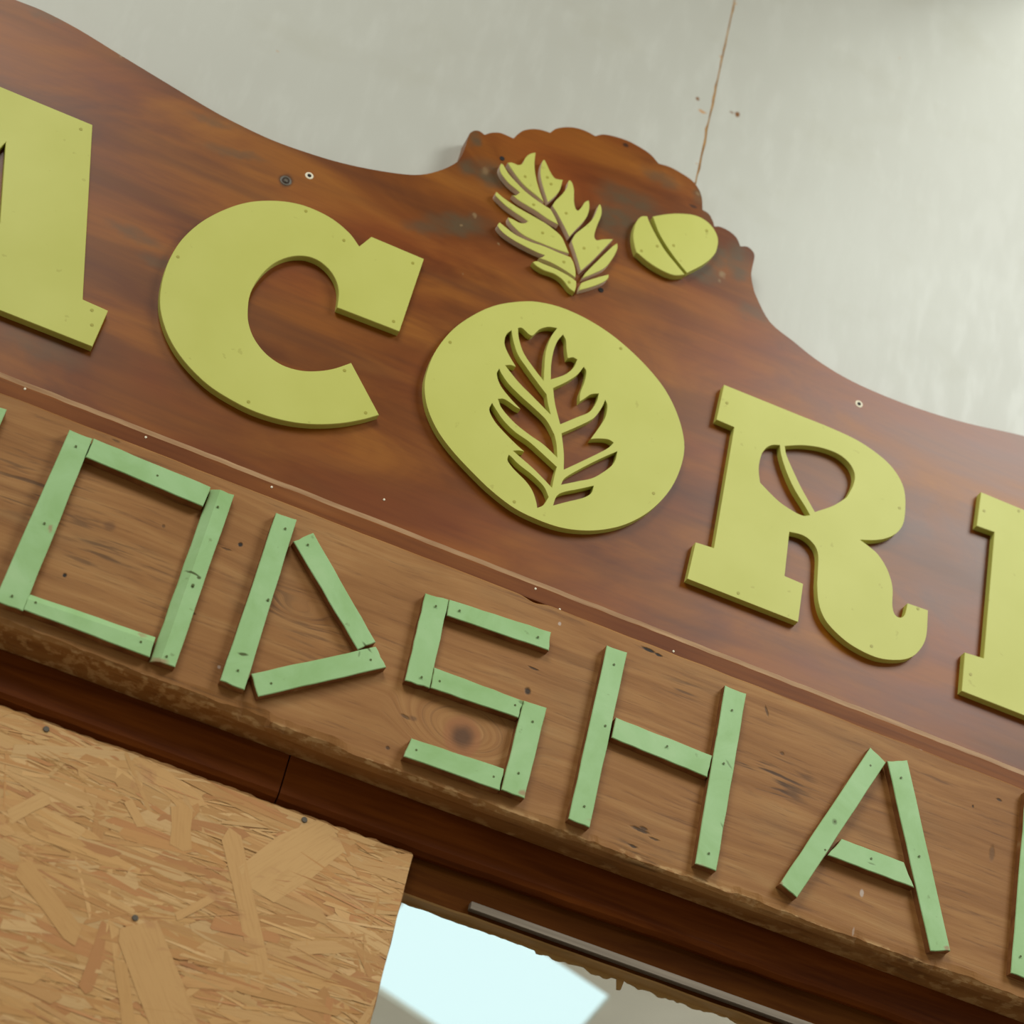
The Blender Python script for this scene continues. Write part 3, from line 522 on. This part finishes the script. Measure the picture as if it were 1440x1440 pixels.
# ------------------------------------------------------------------ old plank
YP = -.022; YF = .028
na, nb, nc, nd = vnoise(11), vnoise(12), vnoise(13), vnoise(14)
ptop = ZC - .1170
bot = [(-1.0, -.382), (-.508, -.3837), (-.30, -.388), (-.123, -.3915), (.2835, -.3915), (.716, -.388), (1.0, -.386)]
def plank(x):
    zb = ZC + interp(bot, x); a = na(x * 45) * .0011 + nb(x * 160) * .0006
    chip = max(0, nc(x * 22) - .2) * .009 + max(0, nd(x * 80) - .35) * .007
    notch = .004 * math.exp(-((x - 0.0470) / .012) ** 2)
    zt = ptop + nb(x * 30 + 9) * .0005 - notch
    return [(YF, zt), (YP + .003, zt), (YP, zt - .003), (YP, zb + .012 + chip * .5), (YP + .0006 + chip * .25, zb + .004 + chip * .5 + a), (YP + .004 + chip * .7, zb + a * .6), (YP + .012, zb - .0022), (YF - .004, ZC - .3895), (YF, ZC - .3885)]
xs = [-.98 + i * .0045 for i in range(437)]
org = Vector((0, 0, ZC - .392))
tag(link('plank', loft(plank, xs), 'plank', None, org), 'old weathered pine plank carrying the green stick letters', 'plank')

# ------------------------------------------------------------------ green stick letters
YS = -.033
def strip(quad, seed, cham=None):
    """hand-cut lath: painted front, bare sides, edges a little ragged"""
    a, b, c, d = [Vector((p[0] / 1000, p[1] / 1000)) for p in quad]
    rnd = random.Random(seed)
    if (b - a).length > (d - a).length: a, b, c, d = b, c, d, a      # a-d / b-c are now the long sides
    n = 9; loop = []
    u = (b - a).normalized()
    for i in range(n): loop.append(b.lerp(c, i / n) + u * rnd.uniform(-.0004, .0004) * (i > 0))
    v = (c - b).normalized()
    for i in range(4): loop.append(c.lerp(d, i / 4) + v * rnd.uniform(-.0007, .0005) * (i > 0))
    for i in range(n): loop.append(d.lerp(a, i / n) + u * rnd.uniform(-.0004, .0004) * (i > 0))
    for i in range(4): loop.append(a.lerp(b, i / 4) + v * rnd.uniform(-.0005, .0007) * (i > 0))
    yf = YS + rnd.uniform(-.0008, .0008)
    bm = plate([loop], yf, -.0215 - YS, .0008, 1)
    if cham:      # one long arris planed off: (which long side, width, drop)
        p, q = (b, c) if cham[0] else (d, a)
        t = (q - p).normalized(); nrm = Vector((-t.y, t.x))
        if nrm.dot((a + b + c + d) / 4 - p) < 0: nrm = -nrm
        l0 = p + nrm * cham[1]
        bmesh.ops.bisect_plane(bm, geom=list(bm.verts) + list(bm.edges) + list(bm.faces), plane_co=(l0.x, 0, ZC + l0.y), plane_no=(nrm.x, 0, nrm.y))
        for v in bm.verts:
            dd = (Vector((v.co.x, v.co.z - ZC)) - l0).dot(-nrm)
            if dd > 0 and v.co.y < yf + .004: v.co.y += cham[2] * dd / cham[1]
    return bm
def stick_letter(name, label, quads, nails, seed, dx=0., dz=0., cham=None):
    sh = lambda p: (p[0] + dx, p[1] + dz)
    quads = [[sh(p) for p in q] for q in quads]
    xs_ = [p[0] for q in quads for p in q]; zs = [p[1] for q in quads for p in q]
    o = Vector((sum(xs_) / len(xs_) / 1000, YP, ZC + min(zs) / 1000))
    root = tag(empty(name, o), label, 'letter', 'green stick letters on the plank')
    ps = []
    for i, q in enumerate(quads): ps.append((link('strip', strip(q, seed * 10 + i, cham.get(i) if cham else None), ['green', 'stickside'], root, o), q))
    for p in nails:
        p = sh(p); best = min(ps, key=lambda t: min((Vector(t[1][0]).lerp(Vector(t[1][1]), .5).lerp(Vector(t[1][3]).lerp(Vector(t[1][2]), .5), k / 10) - Vector(p)).length for k in range(11)) if (Vector(t[1][0]) - Vector(t[1][1])).length < (Vector(t[1][0]) - Vector(t[1][3])).length else min((Vector(t[1][0]).lerp(Vector(t[1][3]), .5).lerp(Vector(t[1][1]).lerp(Vector(t[1][2]), .5), k / 10) - Vector(p)).length for k in range(11)))
        link('nail', disc(bmesh.new(), p[0] / 1000, YS - .0007, ZC + p[1] / 1000, .0013, .0006, 10), 'nail', best[0], o)
    return root
stick_letter('letter_o', 'green stick letter O, a closed square of four laths beside the D', STICKS['O'], NAILS['O'], 1, cham={2: (0, .010, .006), 3: (0, .008, .003)})
stick_letter('letter_o', 'green stick letter O before the whole one, only an end of it showing', STICKS['O'], NAILS['O'][:8], 2, -264.0, -2.6)
stick_letter('letter_d', 'green stick letter D, an upright and two slanting laths', STICKS['D'], NAILS['D'], 3)
stick_letter('letter_s', 'green stick letter S of five laths', STICKS['S'], NAILS['S'], 4)
stick_letter('letter_h', 'green stick letter H of three laths', STICKS['H'], NAILS['H'], 5)
stick_letter('letter_a', 'green stick letter A of three laths', STICKS['A'], NAILS['A'], 6)
stick_letter('letter_upright', 'green upright lath of the letter that follows the green A', STICKS['X'], NAILS['X'], 7)

# ------------------------------------------------------------------ lintel, transom, glazing
org = Vector((0, .065, ZC - .445))
lint = tag(empty('trim_1', org), 'dark stained timber lintel under the plank', kind='structure')
JX = -0.1678
for k, (x0, x1) in enumerate(((-1.0, JX - .0008), (JX + .0008, 1.0))):
    nl = vnoise(31 + k)
    def prof(x):
        zb = ZC - (.4452 if x < 0 else .4452 - .0085 * min(1, x / .6)); w = nl(x * 35) * .0008
        return [(YF + .08, ZC - .30), (YF, ZC - .30), (YF, zb + .010), (YF + .003, zb + .004 + w), (YF + .009, zb + w), (YF + .08, zb)]
    n = int((x1 - x0) / .01); link('lintel_board', loft(prof, [x0 + (x1 - x0) * i / n for i in range(n + 1)]), 'lintel', lint, org)
YB = .043
org = Vector((.5, .05, ZC - 1.4))
win = tag(empty('window_1', org), 'glazed opening below the dark lintel', kind='structure')
nt_ = vnoise(41)
def tprof(x):
    w = nt_(x * 40) * .0007
    return [(YB + .018, ZC - .43), (YB, ZC - .43), (YB, ZC - .4890 + w), (YB + .0015, ZC - .4908 + w), (YB + .018, ZC - .4915)]
link('transom', loft(tprof, [-1.0 + i * .01 for i in range(201)], lambda k: 1 if k in (2, 3) else 0), ['transom', 'transom_under'], win, org)
bm = bmesh.new(); box(bm, .0695, 1.0, YB - .008, YB, ZC - .4850, ZC - .4756, .0007)
link('glazing_strip', bm, 'strip', win, org)
np_ = vnoise(43); nq = vnoise(44)
lo = []; x = -.03
while x < 1.0:
    amp = .0012 if x < .16 else .0042
    d = .4925 + amp * .5 + np_(x * 70) * amp * .6 + nq(x * 210) * amp * .35
    if abs(x - 0.2623) < .004: d += .012
    lo.append(Vector((x, -d))); x += .0022
bm = plate([[Vector((-.03, -.470)), Vector((lo[-1].x, -.470))] + lo[::-1]], YB + .0165, .003, .0004)
link('putty', bm, 'putty', win, org)
link('pane', box(bmesh.new(), -.30, 1.0, YB + .020, YB + .024, ZC - 1.35, ZC - .47), 'glass', win, org)

# ------------------------------------------------------------------ chipboard of pressed strands over the opening
YO = .029; OT = -.4475; OX = -.0075
org = Vector((-.5, YO + .007, ZC - 1.35))
osb = tag(empty('strand_board', org), 'tan pressed-strand board screwed over part of the opening below the plank', 'board')
ne = vnoise(51)
edge = [Vector((-1.0 + i * .006, OT - .0012 + ne(i * .5) * .0012 - .0008 * (i % 3 == 0))) for i in range(165)]
edge = [e for e in edge if e.x < OX - .004] + [Vector((OX - .002, OT - .0012)), Vector((OX + .0003, OT - .004))]
rt = [Vector((OX + ne(i * .7 + 200) * .0006, OT - .01 - i * .01)) for i in range(89)]
link('core', plate([edge + rt + [Vector((OX, -1.35)), Vector((-1.0, -1.35))]], YO, .0138, .0006), 'osbcore', osb, org)
rnd = random.Random(5)
bm = bmesh.new(); uvl = bm.loops.layers.uv.new('UVMap'); cl = bm.loops.layers.float_color.new('tint')
TINT = [lin(h) for h in ('c6985e', 'cca168', 'be8e55', 'd0a872', 'c4945c', 'bd8a52', 'c99c63', 'cca068', 'ba8350')]
def strand(cx, cz, L, w, ang, lift, tint):
    ca, sa = math.cos(ang), math.sin(ang)
    k = [(-.5, rnd.uniform(-.5, .1)), (-.5 + rnd.uniform(.02, .12), -.5), (0, -.5 + rnd.uniform(-.06, .1)), (.5 - rnd.uniform(.02, .14), -.5), (.5, rnd.uniform(-.3, .5)), (.5 - rnd.uniform(.02, .12), .5), (0, .5 + rnd.uniform(-.1, .06)), (-.5 + rnd.uniform(.02, .12), .5)]
    tl, tw = rnd.uniform(-.0004, .0004), rnd.uniform(-.0005, .0005)
    vs = []; uvs = []
    u0, v0 = rnd.uniform(0, 50), rnd.uniform(0, 50)
    for a, b in k:
        x = cx + a * L * ca - b * w * sa; z = cz + a * L * sa + b * w * ca
        if x > OX - .0008 or z > OT - .0035 or x < -.99 or z < -1.34:
            x = min(x, OX - .0008); z = min(z, OT - .0035); x = max(x, -.99); z = max(z, -1.34)
        vs.append(bm.verts.new((x, YO - lift + a * tl + b * tw, ZC + z))); uvs.append((u0 + a * L * 18, v0 + b * w * 18))
    try: f = bm.faces.new(vs)
    except ValueError: return
    f.normal_update()
    for lp, uv in zip(f.loops, uvs): lp[uvl].uv = uv; lp[cl] = tint
    if f.normal.y > 0: f.normal_flip()
for i in range(5200):
    far = i % 5 == 0
    cx = rnd.uniform(-.98, 0.0) if far else rnd.uniform(-.56, .01); cz = rnd.uniform(-1.3, OT) if far else rnd.uniform(-.86, OT)
    steep = rnd.random() < .07
    ang = rnd.gauss(0, .16) if not steep else rnd.uniform(.5, 2.6)
    if steep: L, w = rnd.uniform(.03, .085), rnd.uniform(.004, .016)
    elif rnd.random() < .7: L, w = rnd.uniform(.03, .11), rnd.uniform(.0010, .005)
    else: L, w = rnd.uniform(.06, .15), rnd.uniform(.006, .018)
    t = rnd.choice(TINT); s = rnd.uniform(.90, 1.06)
    strand(cx, cz, L, w, ang, .0002 + rnd.random() * .0011, (t[0] * s, t[1] * s, t[2] * s, 1))
for cx, cz, L, w, ang in BIGSTRANDS:
    t = rnd.choice((TINT[0], TINT[1], TINT[6])); strand(cx / 1000, cz / 1000, L / 1000, w / 1000, R(ang), .0015, t)
s_ = link('strands', bm, 'strand', osb, org); s_['kind'] = 'stuff'
for x, z in OSBSCREWS:
    link('screw', disc(bmesh.new(), x / 1000, YO - .0017, ZC + z / 1000, .0036, .0016, 14, .0030), 'screw', osb, org)

# ------------------------------------------------------------------ the room seen through the glass
ZT = 3.45
SKY = [(.928, 2.028), (.993, 2.663), (.437, 2.346), (.428, 1.780)]      # plan of the roof light, metres
def hole_plate(z0, z1):
    bm = bmesh.new(); outer = [(-2.2, .12), (3.6, .12), (3.6, 5.0), (-2.2, 5.0)]; edges = []
    for lp in (outer, SKY):
        vs = [bm.verts.new((x, y, z0)) for x, y in lp]
        edges += [bm.edges.new((vs[i], vs[(i + 1) % 4])) for i in range(4)]
    bmesh.ops.triangle_fill(bm, use_beauty=True, edges=edges, normal=(0, 0, -1))
    r = bmesh.ops.extrude_face_region(bm, geom=list(bm.faces), use_keep_orig=True)
    bmesh.ops.translate(bm, verts=[g for g in r['geom'] if isinstance(g, bmesh.types.BMVert)], vec=(0, 0, z1 - z0))
    bmesh.ops.recalc_face_normals(bm, faces=bm.faces); return bm
tag(link('ceiling', hole_plate(ZT, ZT + .012), 'ceil', None, (0, 2, ZT)), 'pale grey ceiling of the room behind the glass', kind='structure')
bm = bmesh.new(); cx = sum(p[0] for p in SKY) / 4; cy = sum(p[1] for p in SKY) / 4
vs = [bm.verts.new((cx + (x - cx) * 1.04, cy + (y - cy) * 1.04, ZT + .013)) for x, y in SKY]; vt = [bm.verts.new(v.co + Vector((0, 0, .01))) for v in vs]
bm.faces.new(vs); bm.faces.new(vt[::-1])
for i in range(4): bm.faces.new((vs[i], vs[(i + 1) % 4], vt[(i + 1) % 4], vt[i]))
bmesh.ops.recalc_face_normals(bm, faces=bm.faces)
tag(link('window_2', bm, 'sky', None, (cx, cy, ZT + .013)), 'bright roof light in the ceiling behind the glass', kind='structure')
